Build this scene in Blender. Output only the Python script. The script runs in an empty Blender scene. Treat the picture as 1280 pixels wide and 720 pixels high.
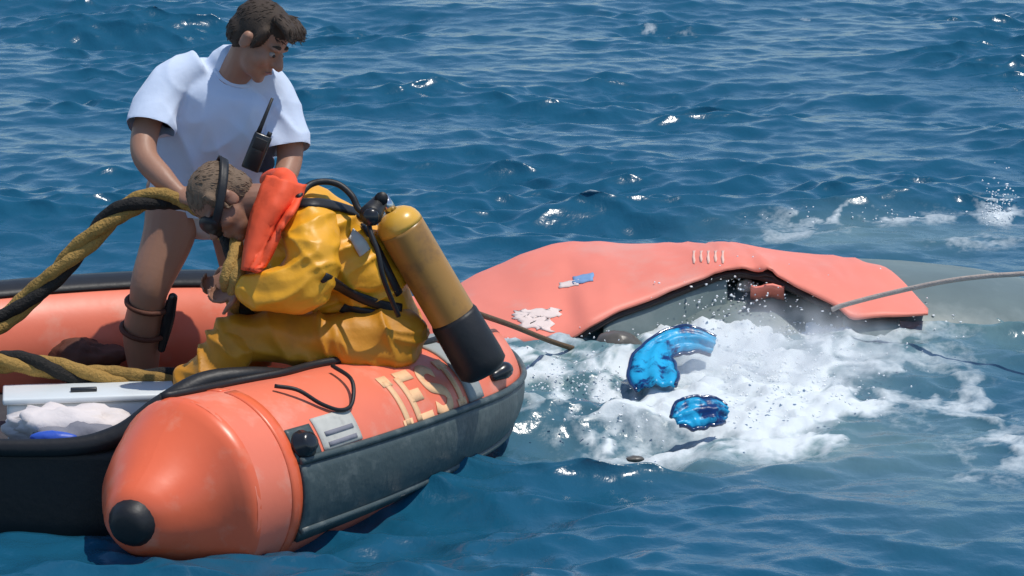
import bpy, bmesh, math, random
import numpy as np
from mathutils import Vector, Matrix
from mathutils.bvhtree import BVHTree

R = math.radians
random.seed(4); rng = np.random.default_rng(11)
scene = bpy.context.scene
col = scene.collection

# ------------------------------------------------------------------ camera, sky, sun, exposure
CAM = Vector((0.0, 0.0, 3.75)); PITCH = R(13.0); FPX = 4400.0
cam = bpy.data.cameras.new('camera'); cam_o = bpy.data.objects.new('camera', cam); col.objects.link(cam_o)
cam.sensor_width = 36.0; cam.lens = 36.0 * FPX / 1280.0
cam.clip_start = 0.1; cam.clip_end = 6000
cam_o.location = CAM; cam_o.rotation_euler = (R(90) - PITCH, 0, 0)
scene.camera = cam_o

SUN = Vector((0.33, -0.06, 0.94)).normalized()
world = bpy.data.worlds.new('World'); scene.world = world; world.use_nodes = True
wn = world.node_tree.nodes; wl = world.node_tree.links
sky = wn.new('ShaderNodeTexSky'); sky.sky_type = 'NISHITA'; sky.sun_disc = False
sky.sun_elevation = math.asin(SUN.z); sky.sun_rotation = math.atan2(SUN.x, SUN.y)
sky.air_density = 1.0; sky.dust_density = 0.15; sky.ozone_density = 3.0
wl.new(sky.outputs[0], wn['Background'].inputs[0]); wn['Background'].inputs[1].default_value = 0.13
sun = bpy.data.lights.new('sun', 'SUN'); sun.energy = 3.2; sun.angle = R(0.5); sun.color = (1, .95, .87)
sun_o = bpy.data.objects.new('sun', sun); col.objects.link(sun_o)
sun_o.rotation_euler = SUN.to_track_quat('Z', 'Y').to_euler(); sun_o.location = (-3, 18, 20)
scene.view_settings.view_transform = 'Standard'; scene.view_settings.look = 'None'
scene.view_settings.exposure = 0.18; scene.view_settings.gamma = 1.0
scene.render.engine = 'CYCLES'; scene.cycles.volume_bounces = 3

# ------------------------------------------------------------------ layout helpers
FWD = Vector((0, math.cos(PITCH), -math.sin(PITCH))); UP = Vector((0, math.sin(PITCH), math.cos(PITCH)))
def ray(px, py): return (FWD + Vector((1, 0, 0)) * ((px - 640) / FPX) + UP * ((360 - py) / FPX))
def at(px, py, Y):                      # where the line of sight meets the vertical plane at distance Y
    d = ray(px, py); return CAM + d * (Y / d.y)
def sea(px, py, z=0.0):
    d = ray(px, py); return CAM + d * ((z - CAM.z) / d.z)
def msize(px, Y): return px * (Y * math.cos(PITCH) + 3.2 * math.sin(PITCH)) / FPX
def proj(v):
    q = Vector(v) - CAM; dz = q.dot(FWD); return (640 + FPX * q.x / dz, 360 - FPX * q.dot(UP) / dz)
def catmull(P, n):
    P = np.array(P, float); out = []
    Q = np.vstack([2 * P[0] - P[1], P, 2 * P[-1] - P[-2]])
    seg = len(P) - 1
    for t in np.linspace(0, seg, n):
        i = min(int(t), seg - 1); u = t - i
        a, b, c, d = Q[i], Q[i + 1], Q[i + 2], Q[i + 3]
        out.append(.5 * ((2 * b) + (c - a) * u + (2 * a - 5 * b + 4 * c - d) * u * u + (3 * b - a - 3 * c + d) * u ** 3))
    return np.array(out)

# ------------------------------------------------------------------ numpy noise
def _h(ix, iy, iz, s):
    n = (ix * 374761393 + iy * 668265263 + iz * 2147483647 + s * 1274126177) & 0xffffffff
    n = ((n ^ (n >> 13)) * 1274126177) & 0xffffffff
    return ((n ^ (n >> 16)) & 0xffff) / 65535.0
def vnoise(x, y, z=None, s=0):
    x = np.asarray(x, float); y = np.asarray(y, float); z = np.zeros_like(x) if z is None else np.asarray(z, float)
    ix, iy, iz = np.floor(x).astype(np.int64), np.floor(y).astype(np.int64), np.floor(z).astype(np.int64)
    fx, fy, fz = x - ix, y - iy, z - iz
    fx, fy, fz = [f * f * (3 - 2 * f) for f in (fx, fy, fz)]
    r = 0
    for dx in (0, 1):
        for dy in (0, 1):
            for dz in (0, 1):
                w = (fx if dx else 1 - fx) * (fy if dy else 1 - fy) * (fz if dz else 1 - fz)
                r = r + w * _h(ix + dx, iy + dy, iz + dz, s)
    return r
def fbm(x, y, z=None, s=0, o=4):
    a, r, t = 1.0, 0, 0; z = np.zeros_like(np.asarray(x, float)) if z is None else z
    for k in range(o):
        r = r + a * vnoise(x * 2 ** k + 17 * k, y * 2 ** k - 9 * k, z * 2 ** k, s + k); t += a; a *= .5
    return r / t
def ridge(u, v, w_, s_, sharp=.5):
    n0 = fbm(u, v, w_, s=s_, o=2); return (1 - np.abs(2 * n0 - 1)) ** (1 / sharp)
def sstep(a, b, x):
    t = np.clip((x - a) / (b - a), 0, 1); return t * t * (3 - 2 * t)

# ------------------------------------------------------------------ materials
def mat(name, c, rough=.5, spec=.5, var=.12, vscale=8.0, bump=0.0, bscale=40.0, coat=0.0, metal=0.0, dirt=None, dscale=3.0, damt=.5, dr=(.52, .72), sheen=0.0, sss=0.0, stretch=None):
    m = bpy.data.materials.new(name); m.use_nodes = True
    n, l = m.node_tree.nodes, m.node_tree.links; b = n['Principled BSDF']
    tc = n.new('ShaderNodeTexCoord'); src = tc.outputs['Object']
    if stretch:
        mp = n.new('ShaderNodeMapping'); mp.inputs['Scale'].default_value = stretch; l.new(src, mp.inputs[0]); src2 = mp.outputs[0]
    else: src2 = src
    nz = n.new('ShaderNodeTexNoise'); nz.inputs['Scale'].default_value = vscale; nz.inputs['Detail'].default_value = 6; l.new(src, nz.inputs['Vector'])
    mx = n.new('ShaderNodeMix'); mx.data_type = 'RGBA'
    mx.inputs['A'].default_value = (*[x * (1 - var) for x in c], 1); mx.inputs['B'].default_value = (*[min(1, x * (1 + var)) for x in c], 1)
    l.new(nz.outputs['Fac'], mx.inputs['Factor']); out = mx.outputs['Result']
    if dirt:
        n2 = n.new('ShaderNodeTexNoise'); n2.inputs['Scale'].default_value = dscale; n2.inputs['Detail'].default_value = 8; n2.inputs['Roughness'].default_value = .65; l.new(src, n2.inputs['Vector'])
        rp = n.new('ShaderNodeMapRange'); rp.inputs[1].default_value = dr[0]; rp.inputs[2].default_value = dr[1]; rp.inputs[3].default_value = 0; rp.inputs[4].default_value = damt
        l.new(n2.outputs['Fac'], rp.inputs[0])
        m2 = n.new('ShaderNodeMix'); m2.data_type = 'RGBA'; m2.inputs['B'].default_value = (*dirt, 1)
        l.new(out, m2.inputs['A']); l.new(rp.outputs[0], m2.inputs['Factor']); out = m2.outputs['Result']
    l.new(out, b.inputs['Base Color'])
    b.inputs['Roughness'].default_value = rough; b.inputs['Specular IOR Level'].default_value = spec
    b.inputs['Metallic'].default_value = metal; b.inputs['Coat Weight'].default_value = coat; b.inputs['Coat Roughness'].default_value = .12
    b.inputs['Sheen Weight'].default_value = sheen
    if sss: b.inputs['Subsurface Weight'].default_value = sss; b.inputs['Subsurface Radius'].default_value = (.02, .01, .006)
    if bump:
        n3 = n.new('ShaderNodeTexNoise'); n3.inputs['Scale'].default_value = bscale; n3.inputs['Detail'].default_value = 4; l.new(src2, n3.inputs['Vector'])
        bp = n.new('ShaderNodeBump'); bp.inputs['Strength'].default_value = bump; bp.inputs['Distance'].default_value = .02
        l.new(n3.outputs['Fac'], bp.inputs['Height']); l.new(bp.outputs[0], b.inputs['Normal'])
    return m

M = dict(
    tube=mat('orange_rubber', (.82, .19, .105), .42, .5, .10, 4, .05, 14, dirt=(.76, .36, .26), damt=.75, dscale=5.5, dr=(.53, .74)),
    cone=mat('orange_cone_rubber', (.80, .14, .055), .36, .5, .08, 4, .05, 12, dirt=(.74, .30, .19), damt=.65, dscale=6, dr=(.54, .76)),
    shell=mat('salmon_paint', (.82, .235, .165), .5, .35, .14, 3, .10, 5, dirt=(.70, .34, .27), damt=.75, dscale=2.2),
    shade_lining=mat('dark_shade_lining', (.03, .02, .018), .7),  # near-black that paints the shade inside the hull opening
    greyhull=mat('grey_hull_paint', (.125, .165, .16), .42, .4, .25, 4, .08, 10, dirt=(.24, .28, .27), damt=.6, dscale=3),
    strake=mat('grey_green_rubber', (.052, .074, .076), .48, .45, .25, 5, .15, 30, dirt=(.16, .18, .17), damt=.7, dscale=9, dr=(.53, .72)),
    black=mat('black_rubber', (.012, .012, .013), .5, .4, .3, 10, .1, 30),
    gloss=mat('black_plastic', (.015, .016, .018), .25, .5, .2, 10),
    greypad=mat('grey_pad', (.30, .32, .31), .6, .3, .2, 10, .15, 40, dirt=(.15, .16, .16)),
    deck=mat('deck_grey', (.05, .05, .055), .7, .3, .3, 8, .2, 50),
    shirt=mat('white_cotton', (.57, .65, .79), .85, .2, .04, 8, .12, 22, sheen=.2),
    shorts=mat('pale_cotton', (.62, .64, .68), .85, .2, .08, 8, .1, 30),
    skin=mat('tanned_skin', (.35, .18, .115), .5, .4, .12, 10, .06, 60, sss=.08),
    skin2=mat('weathered_skin', (.27, .135, .085), .5, .4, .15, 10, .06, 60, sss=.08),
    lips=mat('lips', (.32, .12, .10), .5), eye=mat('eye_white', (.32, .27, .24), .3), iris=mat('dark_iris', (.02, .013, .01), .2),
    hair=mat('dark_hair', (.055, .038, .027), .65, .25, .4, 30, .3, 90, stretch=(6, 1.2, 1.2)),
    hair2=mat('sandy_hair', (.17, .115, .075), .7, .25, .35, 30, .25, 90, stretch=(1.2, 5, 1.2)),
    suit=mat('yellow_suit', (.78, .36, .016), .46, .45, .10, 6, .18, 18, dirt=(.52, .22, .012), damt=.5, dscale=5),
    trousers=mat('ochre_trousers', (.52, .215, .010), .55, .4, .12, 6, .2, 16, dirt=(.30, .12, .010), damt=.7, dscale=4),
    tank=mat('shaded_yellow_steel', (.36, .18, .035), .35, .5, .12, 6, .03, 20, dirt=(.15, .08, .03), damt=.8, dscale=7),  # tank side: yellow paint with its shade mixed into the colour
    dome=mat('sunlit_yellow_steel', (.70, .38, .05), .3, .5, .06, 6),  # top of the same tank, sunlight painted in as brighter yellow
    collar=mat('orange_fabric', (.84, .10, .035), .6, .3, .08, 8, .15, 26),
    chrome=mat('worn_metal', (.55, .56, .57), .25, .5, .1, 20, metal=1),
    ropey=mat('yellow_rope', (.36, .215, .06), .75, .2, .2, 20, .6, 90, dirt=(.16, .10, .03), damt=.8, dscale=9),
    ropek=mat('black_rope', (.022, .02, .018), .75, .2, .3, 20, .6, 90),
    brown=mat('brown_line', (.13, .085, .05), .8, .2, .2, 30, .4, 120),
    pale=mat('pale_line', (.45, .38, .33), .8, .2, .2, 30, .4, 120),
    white=mat('white_plastic', (.66, .70, .70), .45, .4, .05, 6, .03, 20, dirt=(.5, .52, .52)),
    cloth=mat('off_white_cloth', (.68, .62, .60), .85, .2, .1, 9, .3, 20),
    greycloth=mat('grey_cloth', (.20, .20, .23), .8, .2, .2, 9, .3, 24),
    blue=mat('blue_fabric', (.03, .09, .46), .45, .4, .2, 8, .2, 20),
    bag=mat('dark_brown_bag', (.10, .035, .02), .7, .3, .4, 12, .3, 24),
    fin=mat('blue_fin_rubber', (.015, .34, .60), .34, .3, .45, 9, .4, 13, dirt=(.002, .03, .14), damt=1.0, dscale=8, dr=(.52, .60)),
    finedge=mat('dark_blue_fin_rubber', (.004, .025, .10), .15, .6, .3, 10, .2, 14, coat=.6),
    patch=mat('pale_grey_label', (.50, .49, .44), .6, .3, .15, 25, dirt=(.28, .27, .25), dscale=20),
    letter=mat('cream_print', (.82, .50, .27), .6, .3, .12, 40, dirt=(.8, .3, .15), damt=.5, dscale=25),
    decalw=mat('white_decal', (.75, .62, .56), .6, .3, .1, 30), decalb=mat('blue_decal', (.20, .34, .55), .6, .3, .2, 30),
    scrape=mat('pale_scrape', (.80, .50, .40), .6, .3, .2, 30),
    drift=mat('drift_bag', (.10, .09, .075), .4, .5, .3, 9, .2, 20),
)

# ------------------------------------------------------------------ object helpers
def link(name, me, parent=None, m=None, smooth=True):
    o = bpy.data.objects.new(name, me); col.objects.link(o)
    for x in (m if isinstance(m, (list, tuple)) else [m]):
        if x: me.materials.append(x)
    if smooth: me.polygons.foreach_set('use_smooth', [True] * len(me.polygons))
    if parent:
        o.parent = parent
        p = parent; loc = Vector((0, 0, 0))
        while p: loc += p.location; p = p.parent
        o.location = -loc + (o.location)          # geometry is written in world coordinates
    return o
def thing(name, loc, label, cat, group=None, kind=None):
    o = bpy.data.objects.new(name, None); col.objects.link(o); o.location = loc; o.empty_display_size = .1
    tag(o, label, cat, group); return o
def tag(o, label, cat=None, group=None):
    o['label'] = label
    if cat: o['category'] = cat
    if group: o['group'] = group
def mesh(name, V, F):
    me = bpy.data.meshes.new(name); me.from_pydata([tuple(v) for v in V], [], [tuple(f) for f in F]); me.update(); return me
class Geo:
    def __init__(s): s.V = []; s.F = []
    def add(s, V, F):
        b = len(s.V); s.V += [tuple(v) for v in V]; s.F += [tuple(i + b for i in f) for f in F]; return s
    def sweep(s, P, rad, n=12, caps=True, flat=None):
        """round tube along P; flat = (axis, factor) squeezes the section along a world axis"""
        P = [Vector(p) for p in P]; rad = list(rad) if hasattr(rad, '__len__') else [rad] * len(P)
        T = [(P[min(i + 1, len(P) - 1)] - P[max(i - 1, 0)]).normalized() for i in range(len(P))]
        ref = Vector((0, 0, 1)) if abs(T[0].z) < .8 else Vector((0, 1, 0))
        U = (ref - T[0] * ref.dot(T[0])).normalized(); V, F = [], []
        for i, p in enumerate(P):
            U = (U - T[i] * U.dot(T[i])).normalized(); B = T[i].cross(U)
            for k in range(n):
                a = 2 * math.pi * k / n; d = (U * math.cos(a) + B * math.sin(a)) * rad[i]
                if flat: d = d - flat[0] * (d.dot(flat[0]) * (1 - flat[1]))
                V.append(p + d)
        for i in range(len(P) - 1):
            for k in range(n):
                F.append((i * n + k, i * n + (k + 1) % n, (i + 1) * n + (k + 1) % n, (i + 1) * n + k))
        if caps:
            V += [P[0], P[-1]]; a, b = len(V) - 2, len(V) - 1; q = (len(P) - 1) * n
            for k in range(n): F.append((a, (k + 1) % n, k)); F.append((b, q + k, q + (k + 1) % n))
        return s.add(V, F)
    def limb(s, P, rad, n=16, flat=None, m=None):
        """smooth tapered chain with round ends"""
        k = m or (len(P) * 5); Q = catmull([list(p) + [r] for p, r in zip([Vector(p) for p in P], rad)], k)
        pts = [Vector(q[:3]) for q in Q]; rr = [max(.002, q[3]) for q in Q]
        t0 = (pts[0] - pts[1]).normalized(); t1 = (pts[-1] - pts[-2]).normalized()
        pre = [(pts[0] + t0 * rr[0] * math.sin(a), rr[0] * math.cos(a)) for a in (1.5, 1.2, .8, .4)]
        post = [(pts[-1] + t1 * rr[-1] * math.sin(a), rr[-1] * math.cos(a)) for a in (.4, .8, 1.2, 1.5)]
        allp = [p for p, _ in pre] + pts + [p for p, _ in post]; allr = [r for _, r in pre] + rr + [r for _, r in post]
        return s.sweep(allp, allr, n, True, flat)
    def ball(s, c, r, rot=None, n=16, m=10):
        r = (r, r, r) if not hasattr(r, '__len__') else r; c = Vector(c); V, F = [], []
        for i in range(m + 1):
            t = math.pi * i / m
            for k in range(n):
                a = 2 * math.pi * k / n
                v = Vector((r[0] * math.sin(t) * math.cos(a), r[1] * math.sin(t) * math.sin(a), r[2] * math.cos(t)))
                V.append(c + (rot @ v if rot else v))
        for i in range(m):
            for k in range(n): F.append((i * n + k, (i + 1) * n + k, (i + 1) * n + (k + 1) % n, i * n + (k + 1) % n))
        return s.add(V, F)
    def grid(s, G, thick=None, normals=None):
        """G[i][j] of points; thick gives it a back face and a rim"""
        G = [[Vector(p) for p in r] for r in G]; h, w = len(G), len(G[0]); V, F = [p for r in G for p in r], []
        for i in range(h - 1):
            for j in range(w - 1): F.append((i * w + j, i * w + j + 1, (i + 1) * w + j + 1, (i + 1) * w + j))
        if thick:
            N = []
            for i in range(h):
                for j in range(w):
                    a = G[min(i + 1, h - 1)][j] - G[max(i - 1, 0)][j]; b = G[i][min(j + 1, w - 1)] - G[i][max(j - 1, 0)]
                    x = b.cross(a); N.append(x.normalized() if x.length > 1e-9 else Vector((0, 0, 1)))
            k = len(V); V += [v - n * thick for v, n in zip(V[:k], N)]
            F += [tuple(x + k for x in reversed(f)) for f in F]
            rim = [j for j in range(w)] + [i * w + w - 1 for i in range(1, h)] + [(h - 1) * w + j for j in range(w - 2, -1, -1)] + [i * w for i in range(h - 2, 0, -1)]
            for a, b in zip(rim, rim[1:] + rim[:1]): F.append((b, a, a + k, b + k))
        return s.add(V, F)
    def box(s, c, d, rot=None, bev=.0):
        bm = bmesh.new(); bmesh.ops.create_cube(bm, size=1)
        for v in bm.verts: v.co = Vector((v.co.x * d[0], v.co.y * d[1], v.co.z * d[2]))
        if bev: bmesh.ops.bevel(bm, geom=list(bm.edges), offset=bev, segments=2, affect='EDGES', profile=.6)
        bm.verts.index_update()
        V = [Vector(c) + (rot @ v.co if rot else v.co) for v in bm.verts]; F = [[v.index for v in f.verts] for f in bm.faces]; bm.free()
        return s.add(V, F)
    def obj(s, name, m, parent=None, smooth=True):
        me = mesh(name, s.V, s.F)
        bm = bmesh.new(); bm.from_mesh(me); bmesh.ops.recalc_face_normals(bm, faces=bm.faces); bm.to_mesh(me); bm.free()
        return link(name, me, parent, m, smooth)
    def fused(s, voxel, smooth=6, disp=None, fac=.5):
        """all the overlapping shapes become one continuous surface"""
        me = mesh('tmp', s.V, s.F); bm = bmesh.new(); bm.from_mesh(me); bmesh.ops.recalc_face_normals(bm, faces=bm.faces); bm.to_mesh(me); bm.free()
        o = bpy.data.objects.new('tmp', me); col.objects.link(o)
        rm = o.modifiers.new('r', 'REMESH'); rm.mode = 'VOXEL'; rm.voxel_size = voxel
        if smooth: sm = o.modifiers.new('s', 'SMOOTH'); sm.factor = fac; sm.iterations = smooth
        dg = bpy.context.evaluated_depsgraph_get(); dg.update()
        out = bpy.data.meshes.new_from_object(o.evaluated_get(dg)); bpy.data.objects.remove(o); bpy.data.meshes.remove(me)
        out.materials.clear()
        if disp:
            n = len(out.vertices); c = np.empty(n * 3); out.vertices.foreach_get('co', c); c = c.reshape(-1, 3)
            nn = np.empty(n * 3); out.vertices.foreach_get('normal', nn); nn = nn.reshape(-1, 3)
            c = c + nn * disp(c, nn)[:, None]; out.vertices.foreach_set('co', c.ravel()); out.update()
        return out
def bvh_of(me): return BVHTree.FromPolygons([v.co.copy() for v in me.vertices], [tuple(p.vertices) for p in me.polygons])
def hit(bvh, px, py, off=0.0):
    d = ray(px, py).normalized(); loc, nor, i, t = bvh.ray_cast(CAM, d)
    if loc is None: return None
    if nor.dot(d) > 0: nor = -nor
    return loc + nor * off, nor
def strap(bvh, pts, width, n=24, lift=.014, th=.007):
    """a flat webbing band that lies on a surface along a line of points"""
    Q = catmull([(a, b) for a, b in pts], n); C = []; N = []
    for a, b in Q:
        h = hit(bvh, a, b, lift)
        if h: C.append(h[0]); N.append(h[1])
    for _ in range(8):
        C = [C[0]] + [(C[i - 1] + C[i] * 2 + C[i + 1]) / 4 for i in range(1, len(C) - 1)] + [C[-1]]
        N = [N[0]] + [((N[i - 1] + N[i] * 2 + N[i + 1]) / 4).normalized() for i in range(1, len(N) - 1)] + [N[-1]]
    G = []
    for i, c in enumerate(C):
        t = (C[min(i + 1, len(C) - 1)] - C[max(i - 1, 0)]).normalized(); s = t.cross(N[i]).normalized()
        G.append([c + s * width * k - N[i] * (.004 * (abs(k) > .4)) for k in (-.5, -.25, 0, .25, .5)])
    return Geo().grid(G, th)

# ------------------------------------------------------------------ the sea
def axis(lo, hi, step, far, g):
    a = list(np.arange(lo, hi + step / 2, step)); s = step; l = lo; h = hi; L, H = [], []
    while h < far[1]: s *= g; h += s; H.append(h)
    s = step
    while l > far[0]: s *= g; l -= s; L.append(l)
    return np.array(L[::-1] + a + H)
xs = axis(-4.0, 4.2, .0185, (-2500, 2500), 1.09); ys = axis(11.2, 27.5, .0185, (-600, 3500), 1.085)
X, Y = np.meshgrid(xs, ys)
SX = np.maximum(np.abs(np.gradient(xs))[None, :], np.abs(np.gradient(ys))[:, None])   # local spacing
Hh = np.zeros_like(X); DX = np.zeros_like(X); DY = np.zeros_like(X)
WIND = R(262)
nw = 84
for k in range(nw):
    lam = .13 * (30 ** (k / (nw - 1)))              # 0.13 m .. 3.9 m
    lam *= rng.uniform(.92, 1.08)
    th = WIND + rng.normal(0, .62 if lam < .8 else .42)
    kk = 2 * math.pi / lam; kx, ky = kk * math.cos(th), kk * math.sin(th)
    amp = .0050 * lam ** .92 * (1.6 if lam < .5 else 1.0 if lam < 1.5 else .55) * rng.uniform(.6, 1.35)
    ph = kx * X + ky * Y + rng.uniform(0, 6.28) + .9 * np.sin(.35 * X + .21 * Y + k)
    fade = np.clip((lam / SX - 3.0) / 4.0, 0, 1)
    ph = ph - .42 * np.cos(ph); c = np.cos(ph); s_ = np.sin(ph)
    Hh += amp * fade * c; DX -= amp * fade * .85 * math.cos(th) * s_; DY -= amp * fade * .85 * math.sin(th) * s_
# gusty patches: rougher and calmer water
gust = .45 + 1.15 * sstep(.38, .72, fbm(X * .9, Y * .7, s=5, o=3))
Hh *= gust; DX *= gust; DY *= gust
def ell(cx, cy, rx, ry, z=0.0):                     # soft blob on the sea, given as it appears from the camera boat
    c = sea(cx, cy, z); u = (sea(cx + rx, cy) - sea(cx - rx, cy)).x / 2; v = abs((sea(cx, cy - ry) - sea(cx, cy + ry)).y) / 2
    return np.exp(-(((X - c.x) / u) ** 2 + ((Y - c.y) / v) ** 2))
n1 = fbm(X * 4.5 + Y * 1.2, Y * 3 - X * 1.2, s=21, o=5); n2 = fbm(X * 10 + Y * 5, Y * 10 - X * 3.5, s=33, o=4); rid = 1 - np.abs(2 * fbm(X * 4.5 + n1 * 1.4, Y * 3 + n2, s=41, o=4) - 1)
main = ell(925, 455, 120, 62) + .9 * ell(960, 500, 110, 42) + .6 * ell(800, 520, 60, 26) + .6 * ell(860, 400, 120, 28)
lace = .85 * ell(740, 480, 110, 48) + .8 * ell(1070, 415, 110, 18) + .75 * ell(650, 440, 60, 26) + .55 * ell(1110, 470, 100, 40) + .5 * ell(1220, 520, 60, 70)
streak = .7 * ell(1100, 272, 130, 7) + .8 * ell(1250, 265, 24, 14) + .55 * ell(1000, 285, 60, 6) + .5 * ell(1220, 300, 60, 8)
core = sstep(.45, 1.05, main * (.45 + .8 * n1 + .45 * n2))
foam = core * (.72 + .5 * sstep(.3, .62, n2)) + sstep(.56, .84, rid * .75 + n2 * .18) * np.clip(lace + .95 * sstep(.06, .5, main) * (1 - core), 0, 1.1) + sstep(.50, .72, rid * .7 + .12 * n2) * streak
Jac = (1 + np.gradient(DX, axis=1) / np.gradient(xs)[None, :]) * (1 + np.gradient(DY, axis=0) / np.gradient(ys)[:, None])
foam += sstep(.12, -.2, Jac) * sstep(.55, .75, fbm(X * .8, Y * .6, s=61, o=3)) * .4
for (a, b, w, h) in ((862, 36, 18, 3), (815, 32, 10, 3), (1010, 22, 10, 3), (1145, 204, 10, 5)):
    foam += .45 * ell(a, b, w, h) * sstep(.35, .6, n2)
for (a, b, w, h) in ((1255, 560, 34, 20), (1200, 590, 24, 8)):
    foam += .5 * ell(a, b, w, h) * sstep(.55, .85, rid)
foam = np.clip(foam, 0, 1)
aer = np.clip(.85 * ell(1230, 390, 140, 50) + .8 * ell(940, 545, 190, 34) + .9 * ell(900, 420, 260, 60) + .7 * ell(1080, 290, 160, 22) + .45 * ell(1150, 560, 160, 90) + .6 * ell(690, 460, 110, 55), 0, 1) * (.55 + .9 * n1)
aer = np.clip(aer, 0, 1)
n3 = fbm(X * 30, Y * 24, s=52, o=3)
Hh += (.085 * np.clip(main, 0, 1.1) * (n1 + .6 * n2 - .78) + .05 * np.clip(lace, 0, 1) * (n2 - .5) + .03 * foam * (n3 + n2 - .7)) * (SX < .05)

# ------------------------------------------------------------------ the inflatable boat: tube centre line (bow in the middle)
TP = [(-1.17, 12.20, .17, .352), (-.88, 12.55, .175, .325), (-.65, 12.86, .18, .305), (-.42, 13.20, .185, .28), (-.255, 13.52, .178, .255), (-.20, 13.82, .172, .235),
      (-.28, 14.12, .20, .215), (-.55, 14.27, .215, .22), (-.85, 14.33, .23, .235), (-1.17, 14.35, .245, .25), (-1.6, 14.31, .245, .255), (-2.2, 14.12, .24, .255), (-2.85, 13.75, .23, .255)]
TC = catmull(TP, 241)
def tube_frame(t):
    f = max(0, min(1, t)) * 240; i = min(int(f), 239); u = f - i; q = TC[i] * (1 - u) + TC[i + 1] * u
    a, b = TC[max(i - 2, 0)], TC[min(i + 3, 240)]; T = Vector((b - a)[:3]).normalized()
    S = Vector((T.y, -T.x, 0)).normalized(); U = S.cross(T).normalized(); return Vector(q[:3]), q[3], T, S, U
def tube_pt(t, deg, off=0.0):
    c, r, T, S, U = tube_frame(t); a = R(deg); return c + (U * math.cos(a) + S * math.sin(a)) * (r + off)
def tube_strip(t0, t1, a0, a1, off, th, nt=40, na=6):
    """a proud band on the tube; a0/a1 may be (start, end) pairs"""
    a0 = a0 if hasattr(a0, '__len__') else (a0, a0); a1 = a1 if hasattr(a1, '__len__') else (a1, a1); G = []
    for i in range(nt + 1):
        u = i / nt; lo = a0[0] + (a0[1] - a0[0]) * u; hi = a1[0] + (a1[1] - a1[0]) * u
        G.append([tube_pt(t0 + (t1 - t0) * u, lo + (hi - lo) * k / na, off) for k in range(na + 1)])
    return Geo().grid(G, th)
# keep the sea below the boat's floor
pts2 = TC[:, :2]
poly = np.vstack([pts2, [(-2.9, 12.3), (-1.1, 12.3)]])
def inside(px, py, P):
    r = np.zeros(px.shape, bool); j = len(P) - 1
    for i in range(len(P)):
        c = ((P[i, 1] > py) != (P[j, 1] > py)) & (px < (P[j, 0] - P[i, 0]) * (py - P[i, 1]) / (P[j, 1] - P[i, 1] + 1e-12) + P[i, 0]); r ^= c; j = i
    return r
sel = (X > -3.2) & (X < .3) & (Y > 11.8) & (Y < 14.8)
ins = np.zeros(X.shape, bool); ins[sel] = inside(X[sel], Y[sel], poly)
Hh[ins] = -.16; DX[ins] = 0; DY[ins] = 0; foam[ins] = 0

nx_, ny_ = len(xs), len(ys)
co = np.stack([X + DX, Y + DY, Hh], -1).reshape(-1, 3).astype(np.float32)
ii = np.arange(ny_ - 1)[:, None] * nx_ + np.arange(nx_ - 1)[None, :]
quad = np.stack([ii, ii + 1, ii + nx_ + 1, ii + nx_], -1).reshape(-1, 4).astype(np.int32)
wm = bpy.data.meshes.new('sea'); wm.vertices.add(len(co)); wm.vertices.foreach_set('co', co.ravel())
wm.loops.add(quad.size); wm.loops.foreach_set('vertex_index', quad.ravel())
wm.polygons.add(len(quad)); wm.polygons.foreach_set('loop_start', np.arange(0, quad.size, 4, dtype=np.int32))
wm.polygons.foreach_set('use_smooth', np.ones(len(quad), bool)); wm.update(calc_edges=True)
for nm, arr in (('foam', foam), ('air', aer)):
    at_ = wm.attributes.new(nm, 'FLOAT', 'POINT'); at_.data.foreach_set('value', arr.ravel().astype(np.float32))
w = bpy.data.materials.new('sea_water'); w.use_nodes = True; n, l = w.node_tree.nodes, w.node_tree.links; b = n['Principled BSDF']
fa = n.new('ShaderNodeAttribute'); fa.attribute_name = 'foam'; aa = n.new('ShaderNodeAttribute'); aa.attribute_name = 'air'
tc = n.new('ShaderNodeTexCoord'); mp = n.new('ShaderNodeMapping'); mp.inputs['Scale'].default_value = (1, .8, 1); l.new(tc.outputs['Object'], mp.inputs[0])
nz = n.new('ShaderNodeTexNoise'); nz.inputs['Scale'].default_value = 30; nz.inputs['Detail'].default_value = 6; nz.inputs['Roughness'].default_value = .65; l.new(mp.outputs[0], nz.inputs['Vector'])
fm = n.new('ShaderNodeMath'); fm.operation = 'MULTIPLY_ADD'; fm.inputs[1].default_value = 1.3; l.new(fa.outputs['Fac'], fm.inputs[0])
sub = n.new('ShaderNodeMath'); sub.operation = 'MULTIPLY_ADD'; sub.inputs[1].default_value = .9; sub.inputs[2].default_value = -.58; l.new(nz.outputs['Fac'], sub.inputs[0]); l.new(sub.outputs[0], fm.inputs[2])
gate = n.new('ShaderNodeMath'); gate.operation = 'MULTIPLY'; gate.use_clamp = True; l.new(fm.outputs[0], gate.inputs[0])
g2 = n.new('ShaderNodeMath'); g2.operation = 'MULTIPLY'; g2.inputs[1].default_value = 5; g2.use_clamp = True; l.new(fa.outputs['Fac'], g2.inputs[0]); l.new(g2.outputs[0], gate.inputs[1])
m1 = n.new('ShaderNodeMix'); m1.data_type = 'RGBA'; m1.inputs['A'].default_value = (.008, .078, .140, 1); m1.inputs['B'].default_value = (.12, .21, .22, 1); l.new(aa.outputs['Fac'], m1.inputs['Factor'])
m2 = n.new('ShaderNodeMix'); m2.data_type = 'RGBA'; m2.inputs['B'].default_value = (.64, .69, .70, 1); l.new(m1.outputs['Result'], m2.inputs['A']); l.new(gate.outputs[0], m2.inputs['Factor'])
l.new(m2.outputs['Result'], b.inputs['Base Color'])
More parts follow.
